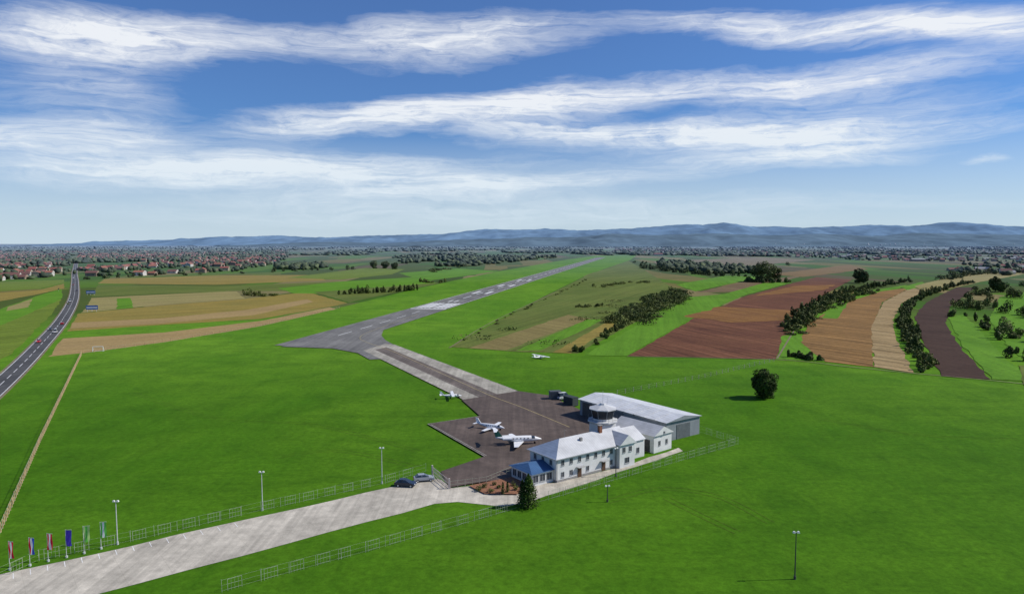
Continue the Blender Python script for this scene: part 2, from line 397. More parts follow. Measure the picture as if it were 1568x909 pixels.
# ---------------------------------------------------------------- highway
hp=catmull([G(*q) for q in [(-150,690),(-60,640),(9,582),(57,534),(96,489),(113,456),(115,432),(115,413),(121,398),(140,388)]],10)
ZH=ZB
mb=MB(); ribbon(mb,hp,0,9.6,ZH); mb.obj('road_verge',[M_track])
mb=MB(); ribbon(mb,hp,0,7.8,ZH+.01); mb.obj('highway',[M_hwy])
mb=MB(); ribbon(mb,hp,-3.6,.22,ZH+.02); ribbon(mb,hp,3.6,.22,ZH+.02); ribbon(mb,hp,0,.22,ZH+.02,dash=(9,5)); mb.obj('highway_markings',[M_white])
# ---------------------------------------------------------------- fences
M_conc=mat_plain('fence_concrete',(.36,.33,.27),.9,.2,3)
M_warm=mat_plain('fence_timber',(.46,.31,.16),.9,.4,1)
M_galv=mat_plain('galvanised_steel',(.36,.40,.30),.6,.25,2)
def fence(name,px,h=1.9,sp=3.0,r=.05,mat=M_galv,rail=.02,nr=3,panel=None,world=False):
    P=[Vector(p if world else G(*p)) for p in px]; mb=MB()
    for i in range(len(P)-1):
        a,b_=P[i],P[i+1]; L=(b_-a).length; n=max(1,round(L/sp)); dd=(b_-a)/n; du=dd.normalized()
        for k in range(n+1):
            c=a+dd*k; tilt=random.uniform(-.05,.05); hh=h*random.uniform(.9,1.06)
            mb.cyl((c.x,c.y,0),(c.x+tilt,c.y+tilt,hh),r,r,0,5)
        for j in range(nr):
            z=h*(.12+.82*j/max(1,nr-1))
            mb.cyl((a.x,a.y,z),(b_.x,b_.y,z),rail,rail,1,4)
        if panel:
            n2=int(L/panel[0])
            for k in range(n2):
                c=a+du*(k*panel[0]+.6+random.uniform(-.3,.3)); e=c+du*panel[1]
                for z in (.25,1.0,1.7): mb.cyl((c.x,c.y,z),(e.x,e.y,z),.02,.02,0,4)
                for q in (0,.25,.5,.75,1):
                    f=c.lerp(e,q); rr=.03 if q in (0,1) else .014; mb.cyl((f.x,f.y,0),(f.x,f.y,1.75),rr,rr,0,5)
    return mb.obj(name,[mat,M_galv])
fence('perimeter_fence',[(-30,900),(60,858),(200,829),(400,782),(590,740),(652,722)],1.9,3.9,.03,rail=.010,panel=(3.9,2.0))
fence('perimeter_fence',[(340,906),(400,889),(560,845),(700,805),(800,776),(840,765),(1000,718),(1130,680),(1066,660)],1.9,3.9,.03,rail=.010,panel=(3.9,2.0))
fence('timber_post_fence',[(-10,840),(9,797),(60,680),(125,543)],1.8,1.9,.1,M_warm,.03,3)
fence('timber_post_fence',[(128,541),(250,524),(400,499),(520,472)],1.5,5,.14,M_warm,.02,2)
fence('wire_fence',[(945,604),(1070,580),(1185,553)],1.6,4,.09,M_conc,.012,3)
mb=MB(); a=Vector(G(662,727)); b_=Vector(G(688,748)); n=14
for k in range(n+1):
    c=a.lerp(b_,k/n); mb.box(c.x-.04,c.y-.04,0,c.x+.04,c.y+.04,1.9)
for z in (.25,1.0,1.85): mb.cyl((a.x,a.y,z),(b_.x,b_.y,z),.06,.06,0,5)
for c in (a,b_): mb.box(c.x-.15,c.y-.15,0,c.x+.15,c.y+.15,2.2)
mb.obj('sliding_gate',[mat_plain('gate_paint',(.6,.5,.45),.6)])
fence('wire_fence',[(690,748),(745,741),(790,722)],1.7,1.6,.04,M_conc,.02,3)
def goal(u,v):
    x,y=G(u,v); mb=MB()
    for s in (-2.2,2.2):
        mb.cyl((s,0,0),(s,0,2.3),.12,.12); mb.cyl((s,0,2.3),(s,1.6,0),.08,.08)
    mb.cyl((-2.2,0,2.3),(2.2,0,2.3),.12,.12); mb.cyl((-2.2,1.6,.1),(2.2,1.6,.1),.08,.08)
    mb.obj('goal_frame',[M_white],loc=(x,y,0),rz=.2)
goal(150,538)
# ---------------------------------------------------------------- lamps, flags, signs
M_steel=mat_plain('lamp_steel',(.55,.56,.55),.45,.1,3,metal=.2)
M_darks=mat_plain('dark_metal',(.06,.06,.06),.5)
M_lgl=mat_plain('lamp_glass',(.75,.75,.7),.3)
def lamp(u,v,h,dark=False,rz=0):
    x,y=G(u,v); e=empty('street_lamp',(x,y,0),rz); mb=MB()
    mb.cyl((0,0,.0),(0,0,.5),.2,.18,0,10); mb.cyl((0,0,.5),(0,0,h),.10,.06,0,10)
    mb.obj('pole',[M_darks if dark else M_steel],e)
    mb=MB(); 
    mb.cyl((-.3,0,h),(.3,0,h),.04,.04,0,6)
    for s in (-.32,.32): mb.hexa([(s-.2,-.16,h-.1),(s+.2,-.16,h-.1),(s+.2,.16,h-.1),(s-.2,.16,h-.1),(s-.12,-.1,h+.15),(s+.12,-.1,h+.15),(s+.12,.1,h+.15),(s-.12,.1,h+.15)],1)
    mb.obj('lamp_heads',[M_steel,M_lgl],e)
lamp(180,833,7.4); lamp(402,781,7.4); lamp(585,740,7.6); lamp(1217,886,7.2,True)
lamp(943,729,6.2,True,.6); lamp(930,768,3.2,True,.2)
def mat_flag(name,cols):
    m,nt,b=newmat(name); tc=N(nt,'ShaderNodeTexCoord'); s=N(nt,'ShaderNodeSeparateXYZ'); nt.links.new(tc.outputs['Object'],s.inputs[0])
    f=maprange(nt,s.outputs['X'],-.05,.95)
    cr=N(nt,'ShaderNodeValToRGB'); cr.color_ramp.interpolation='CONSTANT'
    cr.color_ramp.elements[0].color=(*cols[0],1); cr.color_ramp.elements[1].position=1/len(cols) if len(cols)>1 else 1; cr.color_ramp.elements[1].color=(*(cols[1] if len(cols)>1 else cols[0]),1)
    if len(cols)>2: e=cr.color_ramp.elements.new(2/3); e.color=(*cols[2],1)
    nt.links.new(f,cr.inputs[0]); nt.links.new(cr.outputs[0],b.inputs['Base Color'])
    tr=N(nt,'ShaderNodeBsdfTranslucent'); nt.links.new(cr.outputs[0],tr.inputs[0]); mx=N(nt,'ShaderNodeMixShader'); mx.inputs[0].default_value=.45
    nt.links.new(b.outputs[0],mx.inputs[1]); nt.links.new(tr.outputs[0],mx.inputs[2]); nt.links.new(mx.outputs[0],nt.nodes['Material Output'].inputs[0]); return m
RED=(.7,.02,.05);WH=(.8,.8,.8);BL=(.04,.08,.55);GN=(.15,.55,.08);PU=(.09,.06,.5);LG=(.5,.7,.25)
for (u,v,cols) in [(15,872,[RED,WH,RED]),(46,866,[RED,WH,BL]),(74,859,[RED,WH,RED]),(102,853,[PU]),(129,847,[LG,GN,LG]),(155,840,[GN,WH,GN])]:
    x,y=G(u,v); e=empty('flag_pole',(x,y,0),random.uniform(-.35,.25)); mb=MB(); mb.cyl((0,0,0),(0,0,4.6),.05,.035,0,8); mb.cyl((0,0,4.55),(1.0,0,4.57),.025,.025,0,6); mb.cyl((0,0,0),(0,0,.3),.2,.2,0,8)
    mb.obj('pole',[M_steel],e)
    mb=MB(); nx,nz=8,12
    for i in range(nx+1):
        for j in range(nz+1):
            X=.06+.9*i/nx; Z=4.5-2.6*j/nz; Y=.10*math.sin(X*6+j*.5+u)*(.3+j/nz)
            mb.v.append((X-.02*j/nz*3,Y,Z))
    for i in range(nx):
        for j in range(nz):
            a_=i*(nz+1)+j; mb.f.append((a_,a_+1,a_+nz+2,a_+nz+1)); mb.m.append(0)
    mb.obj('banner',[mat_flag('flag_cloth',cols)],e,smooth=True)
M_bill=mat_plain('billboard_blue',(.05,.13,.38),.5,.4,.8)
for u,v in [(139,452),(141,477)]:
    x,y=G(u,v); e=empty('billboard',(x,y,0),.2); mb=MB()
    for s in (-3,0,3): mb.cyl((s,0,0),(s,0,2),.12,.12)
    mb.obj('posts',[M_steel],e); mb=MB(); mb.box(-4,-.1,1.6,4,.1,4.6,0); mb.box(-3.6,-.13,2.6,3.6,-.103,3.4,1); mb.obj('panel',[M_bill,M_white],e)
for u,v in [(90,446),(104,470)]:
    x,y=G(u,v); e=empty('traffic_sign',(x,y,0),0); mb=MB(); mb.cyl((0,0,0),(0,0,3),.06,.06); mb.obj('post',[M_steel],e)
    mb=MB(); mb.box(-.9,-.05,2,.9,.05,3.4,0); mb.obj('plate',[M_yel],e)
# ---------------------------------------------------------------- cars
M_tyre=mat_plain('tyre',(.02,.02,.02),.9); M_gl=mat_glass('car_glass'); M_tail=mat_plain('tail_light',(.4,.01,.01),.3)
def car(u,v,rz,col,van=False,xy=None,name=None):
    x,y=xy if xy else G(u,v); e=empty(name or ('parked_car' if not xy else ('van' if van else 'car')),(x,y,.06 if not xy else ZH+.015),rz)
    paint,nt,b=newmat('car_paint'); n=noisen(nt,pos(nt),2,2); nt.links.new(mixc(nt,n,tuple(c*.9 for c in col),tuple(min(1,c*1.1) for c in col)),b.inputs['Base Color']); b.inputs['Roughness'].default_value=.25; b.inputs['Coat Weight'].default_value=.5
    H=1.0 if not van else 1.15; top=1.45 if not van else 2.2
    prof=[(-2.15,.35),(-2.2,.7),(-2.05,.95),(-1.3,H),(1.0,.98),(1.85,.82),(2.15,.65),(2.18,.35)]
    mb=MB(); w=.88
    vs=[(px_,-w if z<.9 else -w*.95,z) for px_,z in prof]+[(px_,w if z<.9 else w*.95,z) for px_,z in prof]; k=len(prof)
    mb.add(vs,[tuple(range(k)),tuple(range(2*k-1,k-1,-1))]+[(i,i+k,(i+1)%k+k,(i+1)%k) for i in range(k)])
    mb.obj('body',[paint],e,bevel=.05)
    mb=MB()
    if van: cab=[(-2.0,H-.02),(-2.0,top),(.5,top),(1.35,H-.02)]
    else: cab=[(-1.85,H-.04),(-1.25,top),(.15,top),(1.05,H-.04)]
    b0,b1,t1,t0=cab[0],cab[3],cab[2],cab[1]; wb,wt=.8,.62
    P=[(b0[0],-wb,b0[1]),(b1[0],-wb,b1[1]),(b1[0],wb,b1[1]),(b0[0],wb,b0[1]),(t0[0],-wt,t0[1]),(t1[0],-wt,t1[1]),(t1[0],wt,t1[1]),(t0[0],wt,t0[1])]
    mb.hexa(P,0); mb.box(t0[0]+.05,-wt+.02,top+.002,t1[0]-.05,wt-.02,top+.04,1)
    mb.box(-.55,-wb+.05,H,-.45,wb-.05,top-.01,1)
    mb.obj('cabin',[M_gl,paint],e)
    mb=MB()
    for wx in (-1.35,1.35):
        for sy in (-1,1): mb.cyl((wx,sy*.68,.32),(wx,sy*.9,.32),.32,.32,0,14); mb.cyl((wx,sy*.901,.32),(wx,sy*.915,.32),.18,.18,1,10)
    mb.obj('wheels',[M_tyre,M_steel],e)
    mb=MB()
    for sy in (-.6,.6): mb.box(2.1,sy-.18,.62,2.19,sy+.18,.74,0); mb.box(-2.22,sy-.18,.7,-2.15,sy+.18,.84,1)
    mb.obj('lights',[M_white,M_tail],e)
car(621,744,-.15,(.02,.03,.05)); car(649,736,.25,(.30,.32,.35))
def on_highway(s,off):
    acc=0
    for i in range(len(hp)-1):
        L=(hp[i+1]-hp[i]).length
        if acc+L>s:
            dd=(hp[i+1]-hp[i]).normalized(); q=hp[i].lerp(hp[i+1],(s-acc)/L)+Vector((dd.y,-dd.x))*off
            return q,math.atan2(dd.y,dd.x)
        acc+=L
def hw_at(u,v):
    t=Vector(G(u,v)); best=None;acc=0
    for i in range(len(hp)-1):
        L=(hp[i+1]-hp[i]).length; dist=(hp[i]-t).length
        if best is None or dist<best[0]: best=(dist,acc)
        acc+=L
    return best[1]
for u,v,o,c,vn in [(66,522,-1.8,(.5,.02,.02),0),(74,511,1.8,(.7,.7,.7),1),(82,505,-1.8,(.05,.05,.06),0),(90,498,1.8,(.45,.02,.02),0),(112,462,-1.8,(.6,.6,.6),1),(114,445,1.8,(.1,.1,.12),0),(115,425,-1.8,(.7,.7,.7),0),(115,436,-1.8,(.3,.05,.03),0)]:
    q,a=on_highway(hw_at(u,v),o); car(0,0,a if o>0 else a+math.pi,c,bool(vn),xy=(q.x,q.y))
# ---------------------------------------------------------------- aeroplanes
M_air=mat_plain('aircraft_white',(.78,.78,.78),.3,.04,1); M_stripe=mat_plain('aircraft_trim',(.03,.14,.10),.35)
ZA=ZB+.05
def airplane(u,v,rz,L=12,S=12,kind='jet',trim=M_stripe,z0=None):
    x,y=G(u,v); e=empty('jet_airplane' if kind=='jet' else 'light_airplane',(x,y,ZA if z0 is None else z0),rz)
    k=L/12.0; zc=1.35*k if kind=='jet' else 1.25*k
    st=[(-6,.08,.55),(-5.2,.25,.42),(-4,.45,.22),(-2,.72,.03),(0,.8,0),(2,.8,0),(3.3,.76,0),(4.2,.62,-.05),(5.1,.4,-.15),(5.7,.2,-.2),(6,.04,-.22)]
    mb=MB(); n=14
    for i,(X,r,dz) in enumerate(st):
        for j in range(n):
            t=2*math.pi*j/n; mb.v.append((X*k,r*k*math.sin(t),zc+dz*k+r*k*math.cos(t)))
    for i in range(len(st)-1):
        for j in range(n):
            a_=i*n+j;b1=i*n+(j+1)%n; mb.f.append((a_,b1,b1+n,a_+n))
            up=j in (0,1,2,n-1,n-2,n-3); g=0
            if i==6 and up: g=1
            if i in (1,2) and j in (4,9): g=2
            mb.m.append(g)
    mb.f.append(tuple(range(n))[::-1]); mb.m.append(0); q=(len(st)-1)*n; mb.f.append(tuple(range(q,q+n))); mb.m.append(0)
    mb.obj('fuselage',[M_air,M_gl,trim],e,smooth=True)
    mb=MB()
    for j in range(5):
        for sy in (-1,1): mb.box((-1.6+j*.95)*k,sy*.79*k-.02,zc+.15*k,(-1.25+j*.95)*k,sy*.79*k+.02,zc+.4*k)
    mb.obj('windows',[M_gl],e)
    mb=MB()
    def wing(xr,cr_,xt,ct,y0,y1,z0,z1,t,mi=0):
        for s in (-1,1):
            P=[(xr-cr_,s*y0,z0-t),(xr,s*y0,z0-t),(xt,s*y1,z1-t*.4),(xt-ct,s*y1,z1-t*.4),(xr-cr_,s*y0,z0+t*.2),(xr,s*y0,z0+t),(xt,s*y1,z1+t*.4),(xt-ct,s*y1,z1+t*.1)]
            mb.hexa(P if s<0 else [P[i] for i in (3,2,1,0,7,6,5,4)],mi)
    hs=S/2
    if kind=='jet': wing(1.4*k,2.7*k,-.9*k,1.0*k,.3*k,hs,zc-.6*k,zc-.35*k,.12)
    elif kind=='high': wing(1.6*k,1.9*k,1.4*k,1.4*k,0.1*k,hs,zc+.85*k,zc+1.0*k,.1)
    else: wing(1.7*k,2.2*k,1.2*k,1.4*k,.3*k,hs,zc-.5*k,zc-.2*k,.1)
    mb.obj('wings',[M_air],e,bevel=.03)
    mb=MB()
    th=.07
    P=[(-5.9*k,-th,zc+.5*k),(-4.0*k,-th,zc+.5*k),(-5.5*k,-th,zc+2.5*k),(-6.5*k,-th,zc+2.5*k)]
    mb.hexa(P+[(a_,th,c) for a_,b1,c in P],0)
    mb.obj('fin',[M_air if kind!='jet' else trim],e)
    mb=MB(); hz_=zc+2.5*k if kind=='jet' else zc+.6*k
    wing(-5.3*k,1.2*k,-5.9*k,.7*k,0.0,2.3*k,hz_,hz_,.06); mb.obj('tailplane',[M_air],e)
    mb=MB()
    if kind=='jet':
        for s in (-1,1): mb.cyl((-4.2*k,s*1.15*k,zc+.35*k),(-1.9*k,s*1.15*k,zc+.35*k),.3*k,.4*k,0,14); mb.box(-3.6*k,min(s*.5*k,s*1.0*k),zc+.3*k,-2.4*k,max(s*.5*k,s*1.0*k),zc+.4*k,0); mb.cyl((-1.9*k,s*1.15*k,zc+.35*k),(-1.88*k,s*1.15*k,zc+.35*k),.32*k,.32*k,1,14)
    elif kind=='twin':
        for s in (-1,1):
            mb.cyl((-.3*k,s*2.2*k,zc-.35*k),(2.9*k,s*2.2*k,zc-.3*k),.25*k,.42*k,0,12); mb.cyl((2.9*k,s*2.2*k,zc-.3*k),(3.2*k,s*2.2*k,zc-.3*k),.15,.05,1,8)
            mb.box(3.0*k,s*2.2*k-.08,zc-1.2*k,3.05*k,s*2.2*k+.08,zc+.6*k,1)
    else:
        mb.box(6.0*k,-1.3*k,zc-.3*k,6.05*k,1.3*k,zc-.12*k,1)
        for s in (-1,1): mb.cyl((1*k,s*.6*k,zc-.6*k),(1*k,s*2.4*k,zc+.85*k),.05,.05,0,6)
    mb.obj('engines',[M_air,M_darks],e)
    mb=MB()
    for gx,gy in ((4.2*k,0),(-.6*k,1.5*k),(-.6*k,-1.5*k)):
        mb.cyl((gx,gy,.25),(gx,gy,zc-.45*k),.06,.07,0,6); mb.cyl((gx,gy-.1,.24),(gx,gy+.1,.24),.24,.24,1,12)
    mb.obj('landing_gear',[M_steel,M_tyre],e)
airplane(794,681,.12,11.6,12,'jet')
airplane(751,658,-.45,8.4,10,'twin',mat_plain('trim_blue',(.05,.08,.2)))
airplane(691,610,.15,6.8,8.5,'high')
airplane(827,549,.7,7,11,'high',z0=.03)
# ---------------------------------------------------------------- terminal building
M_wall=mat_plain('white_render',(.60,.60,.59),.85,.10,.6); M_gls=mat_glass('window_glass',(.03,.035,.045)); M_frame=mat_plain('window_frame',(.35,.35,.35),.6)
A=Vector(G(852,739)); B=Vector(G(967,709)); ax=math.atan2(B.y-A.y,B.x-A.x); LT=(B-A).length
M_roof=mat_seam('pale_metal_roof',(.56,.56,.56),-ax,.6,dk=.85); M_roofb=mat_seam('blue_metal_roof',(.06,.13,.26),-ax,.5); M_hroof=mat_seam('hangar_roof_sheet',(.62,.63,.64),-ax+.2,1.0,dk=.8)
M_hip=mat_seam('blue_grey_hip_roof',(.30,.36,.46),-ax,.6,dk=.85)
M_plinth=mat_plain('plinth_grey',(.25,.24,.23),.9); M_doorm=mat_plain('door_brown',(.09,.05,.03),.5); M_chim=mat_plain('chimney_brick',(.22,.09,.05),.9)
T=empty('airport_terminal',(A.x,A.y,0),ax)
D=9.0; EA=5.1
def windows(mb,x,z,w,h,y=0,face=-1,axis='x'):
    t=.06; yf=y+face*.02; yo=y+face*.07
    def bx(a0,a1,z0,z1,d0,d1,mi):
        lo,hi=min(d0,d1),max(d0,d1)
        if axis=='x': mb.box(a0,lo,z0,a1,hi,z1,mi)
        else: mb.box(lo,a0,z0,hi,a1,z1,mi)
    bx(x-w/2,x+w/2,z,z+h,y-face*.05,yf,0)
    bx(x-w/2-t,x-w/2,z-t,z+h+t,y-face*.05,yo,1); bx(x+w/2,x+w/2+t,z-t,z+h+t,y-face*.05,yo,1)
    bx(x-w/2,x+w/2,z+h,z+h+t,y-face*.05,yo,1); bx(x-w/2-t*2,x+w/2+t*2,z-t*1.8,z-t,y-face*.05,y+face*.15,1)
    bx(x-.03,x+.03,z,z+h,yf,y+face*.05,1)
mb=MB(); mb.box(0,0,.5,LT,D,EA); mb.box(-.06,-.06,0,LT+.06,D+.06,.498,1)
mb.box(LT-5,-1.2,0,LT-.3,-.062,EA+.2,0)
mb.obj('walls',[M_wall,M_plinth,M_frame],T)
mb=MB(); mb.roof(-.5,LT+.4,-.5,D+.5,EA+.005,7.7,0,1,h0=5.0); mb.m[2]=2
mb.roof(LT-5.3,LT,-1.6,D*.5,EA+.21,7.35,0,1,axis='y')
mb.obj('roof',[M_roof,M_wall,M_hip],T)
mb=MB(); mb.box(-.58,-.62,EA-.12,LT-5.35,-.505,EA+.02); mb.box(-.62,-.5,EA-.12,-.505,D+.5,EA+.02); mb.cyl((.1,-.12,.2),(.1,-.12,EA-.1),.06,.06); mb.cyl((LT-5.3,-.12,.2),(LT-5.3,-.12,EA-.1),.06,.06)
mb.obj('gutters',[M_frame],T)
mb=MB()
for i in range(7):
    x=1.7+i*2.35; windows(mb,x,3.45,.75,1.05)
    if i not in (2,4,5): windows(mb,x,1.0,.75,1.0)
for x in (LT-3.7,LT-1.7): windows(mb,x,3.5,.8,1.1,y=-1.2)
windows(mb,LT-2.7,1.0,1.3,1.2,y=-1.2)
for yy in (1.8,4.5,7.2): windows(mb,yy,3.4,.8,1.1,y=0,face=-1,axis='y')
mb.obj('windows',[M_gls,M_frame],T)
mb=MB()
for i in (2,5):
    x=1.7+i*2.35; mb.box(x-.55,-.1,.05,x+.55,-.062,2.15,0); mb.box(x-1,-1.0,2.35,x+1,-.085,2.43,1)
mb.obj('doors',[M_doorm,M_frame],T)
mb=MB(); mb.box(LT-6.6,D/2-.9,6.6,LT-5.8,D/2-.2,8.9,0); mb.box(LT-6.7,D/2-1,8.9,LT-5.7,D/2-.1,9.05,1); mb.box(9,2.6,6.3,9.6,3.1,7.5,1)
mb.cyl((6,D/2,7.6),(6,D/2,9.6),.04,.03,1,6); mb.cyl((5.4,D/2,9.2),(6.6,D/2,9.2),.02,.02,1,5)
mb.obj('chimneys',[M_chim,M_plinth],T)
mb=MB(); mb.box(-5.6,1.0,0,-.065,8.2,2.7,0); mb.roof(-6.1,.0,.5,8.7,2.705,3.9,1,0,h0=2.2,h1=.01)
mb.obj('pavilion',[M_wall,M_roofb],T)
mb=MB()
for k in range(3): windows(mb,-4.75+k*1.8,.8,1.3,1.4,y=1.0)
for k in range(4): windows(mb,2+k*1.7,.8,1.2,1.4,y=-5.6,axis='y')
mb.obj('pavilion_windows',[M_gls,M_frame],T)
mb=MB(); mb.box(LT+.065,2.2,0,LT+6.5,9.5,4.2,0); mb.roof(LT-.2,LT+6.6,1.8,9.9,4.205,6.6,1,0); mb.obj('link_wing',[M_wall,M_roof],T)
mb=MB()
for k in range(2): windows(mb,LT+2+k*2.3,1.2,.9,1.2,y=2.2)
mb.obj('link_windows',[M_gls,M_frame],T)
# control tower
tx,ty=22.3,170.5
K=empty('control_tower',(tx,ty,0),ax)
mb=MB(); mb.box(-2.3,-2.3,0,2.3,2.3,6.0,0); mb.obj('shaft',[M_wall],K)
def ngon(r,n=8,off=math.pi/8): return [(r*math.cos(2*math.pi*i/n+off),r*math.sin(2*math.pi*i/n+off)) for i in range(n)]
def prism(mb,r0,r1,z0,z1,mi=0):
    a_=ngon(r0);b1=ngon(r1); mb.add([(x,y,z0) for x,y in a_]+[(x,y,z1) for x,y in b1],[(i,(i+1)%8,8+(i+1)%8,8+i) for i in range(8)]+[tuple(range(8))[::-1],tuple(range(8,16))],mi)
mb=MB(); prism(mb,2.9,3.9,6.003,6.6); prism(mb,3.9,3.9,6.603,6.8); prism(mb,2.5,2.55,6.803,7.3); mb.obj('gallery',[M_wall],K)
mb=MB(); prism(mb,2.5,3.0,7.303,9.5); mb.obj('cab_glass',[mat_glass('cab_glass',(.012,.016,.02))],K)
mb=MB()
for (x0,y0),(x1,y1) in zip(ngon(2.55),ngon(3.05)): mb.cyl((x0,y0,7.3),(x1,y1,9.5),.05,.05,0,6)
mb.obj('window_mullions',[M_frame],K)
mb=MB()
for r,z in ((3.8,7.7),(3.8,7.25)):
    q=ngon(r)
    for i in range(8): mb.cyl((*q[i],z),(*q[(i+1)%8],z),.03,.03,0,5)
for x,y in ngon(3.8)+ngon(3.5,8,0): mb.cyl((x,y,6.8),(x,y,7.7),.025,.025,0,5)
mb.obj('railing',[M_darks],K)
mb=MB(); prism(mb,3.5,3.5,9.503,9.7); prism(mb,3.4,1.0,9.703,10.5,1); prism(mb,.9,.7,10.503,10.9)
mb.cyl((0,0,10.9),(0,0,13.9),.05,.03); mb.cyl((1.5,0,10),(1.5,0,12.3),.04,.02); mb.obj('cab_roof',[M_roof,M_roof],K)
# annex house
Nn=Vector(G(1001,694)); R_=Vector(G(1028,686)); a2=math.atan2(R_.y-Nn.y,R_.x-Nn.x); W2=(R_-Nn).length
H2=empty('annex_building',(Nn.x,Nn.y,0),a2)
mb=MB(); mb.box(0,0,0,W2,13,4.2,0); mb.obj('walls',[M_wall],H2)
mb=MB(); mb.roof(-.4,W2+.4,-.4,13.3,4.205,6.1,0,1,axis='y'); mb.obj('roof',[M_roof,M_wall],H2)
mb=MB(); windows(mb,W2/2-1.3,1.6,.7,1.1); windows(mb,W2/2+1.4,1.6,.7,1.1); windows(mb,W2/2,4.4,.5,.5,y=-.4)
mb.obj('windows',[M_gls,M_frame],H2)
mb=MB(); mb.box(-.06,1.2,.05,-.01,4.0,3.0,0); mb.box(-.06,5.5,.05,-.01,7.5,2.4,0); mb.obj('garage_doors',[M_darks],H2)
# hangar
P0=Vector(G(888,636)); P1=Vector(G(1020,676)); P2=Vector(G(1062,664))
a3=math.atan2(P1.y-P0.y,P1.x-P0.x); LH=(P1-P0).length; ux=(P1-P0).normalized(); uy=Vector((-ux.y,ux.x)); WH_=(P2-P1).dot(uy)+1.2
HG=empty('hangar',(P0.x,P0.y,0),a3)
M_hw=mat_seam('hangar_wall_sheet',(.25,.27,.29),-a3,.5,.6)
mb=MB(); mb.box(0,0,0,LH,WH_,4.9,0); mb.obj('walls',[M_hw],HG)
mb=MB(); mb.roof(-.5,LH+.5,-.5,WH_+.5,4.905,6.0,0,1)
for k in range(1,9):
    xx=LH*k/9; mb.hexa([(xx-.06,-.5,4.93),(xx+.06,-.5,4.93),(xx+.06,WH_/2,6.03),(xx-.06,WH_/2,6.03),(xx-.06,-.5,5.03),(xx+.06,-.5,5.03),(xx+.06,WH_/2,6.13),(xx-.06,WH_/2,6.13)],0)
mb.obj('roof',[M_hroof,M_hw],HG)
mb=MB()
for k in range(4): mb.box(1.2+k*4.2,-.12,.05,5.2+k*4.2,-.005,4.3,k%2)
for k in range(7): mb.box(1+k*4.2,-.14,4.35,4.8+k*4.2,-.006,4.75,2)
mb.box(LH+.01,WH_*.3,.05,LH+.1,WH_*.7,3.8,1)
mb.obj('hangar_doors',[M_darks,mat_plain('door_grey',(.12,.13,.14),.5),M_frame],HG)
def container(u,v,rz,c,s=1):
    x,y=G(u,v); e=empty('storage_container',(x,y,.15),rz); mb=MB(); mb.box(-3*s,-1.2,.1,3*s,1.2,2.5,0)
    for k in range(20): mb.box((-2.9+k*.29)*s,-1.25,.25,(-2.78+k*.29)*s,-1.202,2.35,0)
    mb.box(-3.05*s,-1.26,2.503,3.05*s,1.26,2.6,1); mb.box(-3.05*s,-1.26,0,3.05*s,1.26,.097,1); mb.obj('shell',[mat_plain('container_paint',c,.6),mat_plain('container_frame',tuple(q*.7 for q in c),.6)],e)
container(874,620,-.9,(.05,.06,.06),.7); container(850,611,.2,(.10,.11,.12),.6)
x,y=G(864,612); car(0,0,.4,(.65,.65,.65),True,xy=(x,y))
for i,(u,v,c) in enumerate([(868,733,(.03,.06,.45)),(875,731,(.7,.5,.02)),(884,729,(.03,.06,.45))]):
    x,y=G(u,v); e=empty('recycling_bin',(x,y,.06),ax); mb=MB()
    mb.hexa([(-.45,-.4,.15),(.45,-.4,.15),(.45,.4,.15),(-.45,.4,.15),(-.6,-.5,1.2),(.6,-.5,1.2),(.6,.5,1.2),(-.6,.5,1.2)],0)
    mb.roof(-.65,.65,-.55,.55,1.21,1.4,0,0); 
    for sx_ in (-.35,.35): mb.cyl((sx_-.04,-.3,.1),(sx_+.04,-.3,.1),.1,.1,1,8); mb.cyl((sx_-.04,.3,.1),(sx_+.04,.3,.1),.1,.1,1,8)
    mb.obj('bin_body',[mat_plain('bin_plastic',c,.5),M_tyre],e)
# ---------------------------------------------------------------- vegetation
def leaves(c,rad,n,size,shell=.5):
    dv=rng.normal(size=(n,3)); dv/=np.linalg.norm(dv,axis=1)[:,None]
    r=shell+(1-shell)*rng.random(n)**.6
    P=np.array(c)+dv*r[:,None]*np.array(rad)
    P[:,2]=np.maximum(P[:,2],.1)
    nn=dv+rng.normal(size=(n,3))*.55; nn/=np.linalg.norm(nn,axis=1)[:,None]
    t=np.cross(nn,rng.normal(size=(n,3))); t/=np.linalg.norm(t,axis=1)[:,None]; b_=np.cross(nn,t)
    s=size*(.6+.8*rng.random(n))[:,None]
    asp=(.55+.5*rng.random(n))[:,None]
    return np.stack([P-t*s*.5,P-b_*s*.5*asp+nn*s*.1,P+t*s*.5,P+b_*s*.5*asp],axis=1).reshape(-1,3)
def quads(V): return np.arange(len(V)).reshape(-1,4)
def wood(x,y,h,r,limbs,spread,mb):
    mb.cyl((x,y,-.1),(x,y,h*.55),r,r*.55,0,8); mb.cyl((x,y,h*.55),(x+.1,y,h*.9),r*.55,r*.15,0,6)
    for k in range(limbs):
        a_=k*2.4; z=h*(.2+.5*k/limbs); mb.cyl((x,y,z),(x+math.cos(a_)*spread,y+math.sin(a_)*spread,z+h*.2),r*.4,r*.1,0,5)
M_bark=mat_plain('bark',(.07,.05,.035),.95,.3,3)
M_lf=mat_leaf('leaf_dark',(.022,.042,.008),(.06,.095,.014))
M_lfh=mat_leaf('hedge_leaf',(.034,.052,.013),(.095,.12,.028),hz=True,scale=.10)
M_lfy=mat_leaf('shrub_leaf',(.05,.075,.014),(.14,.155,.04),hz=True,scale=.10)
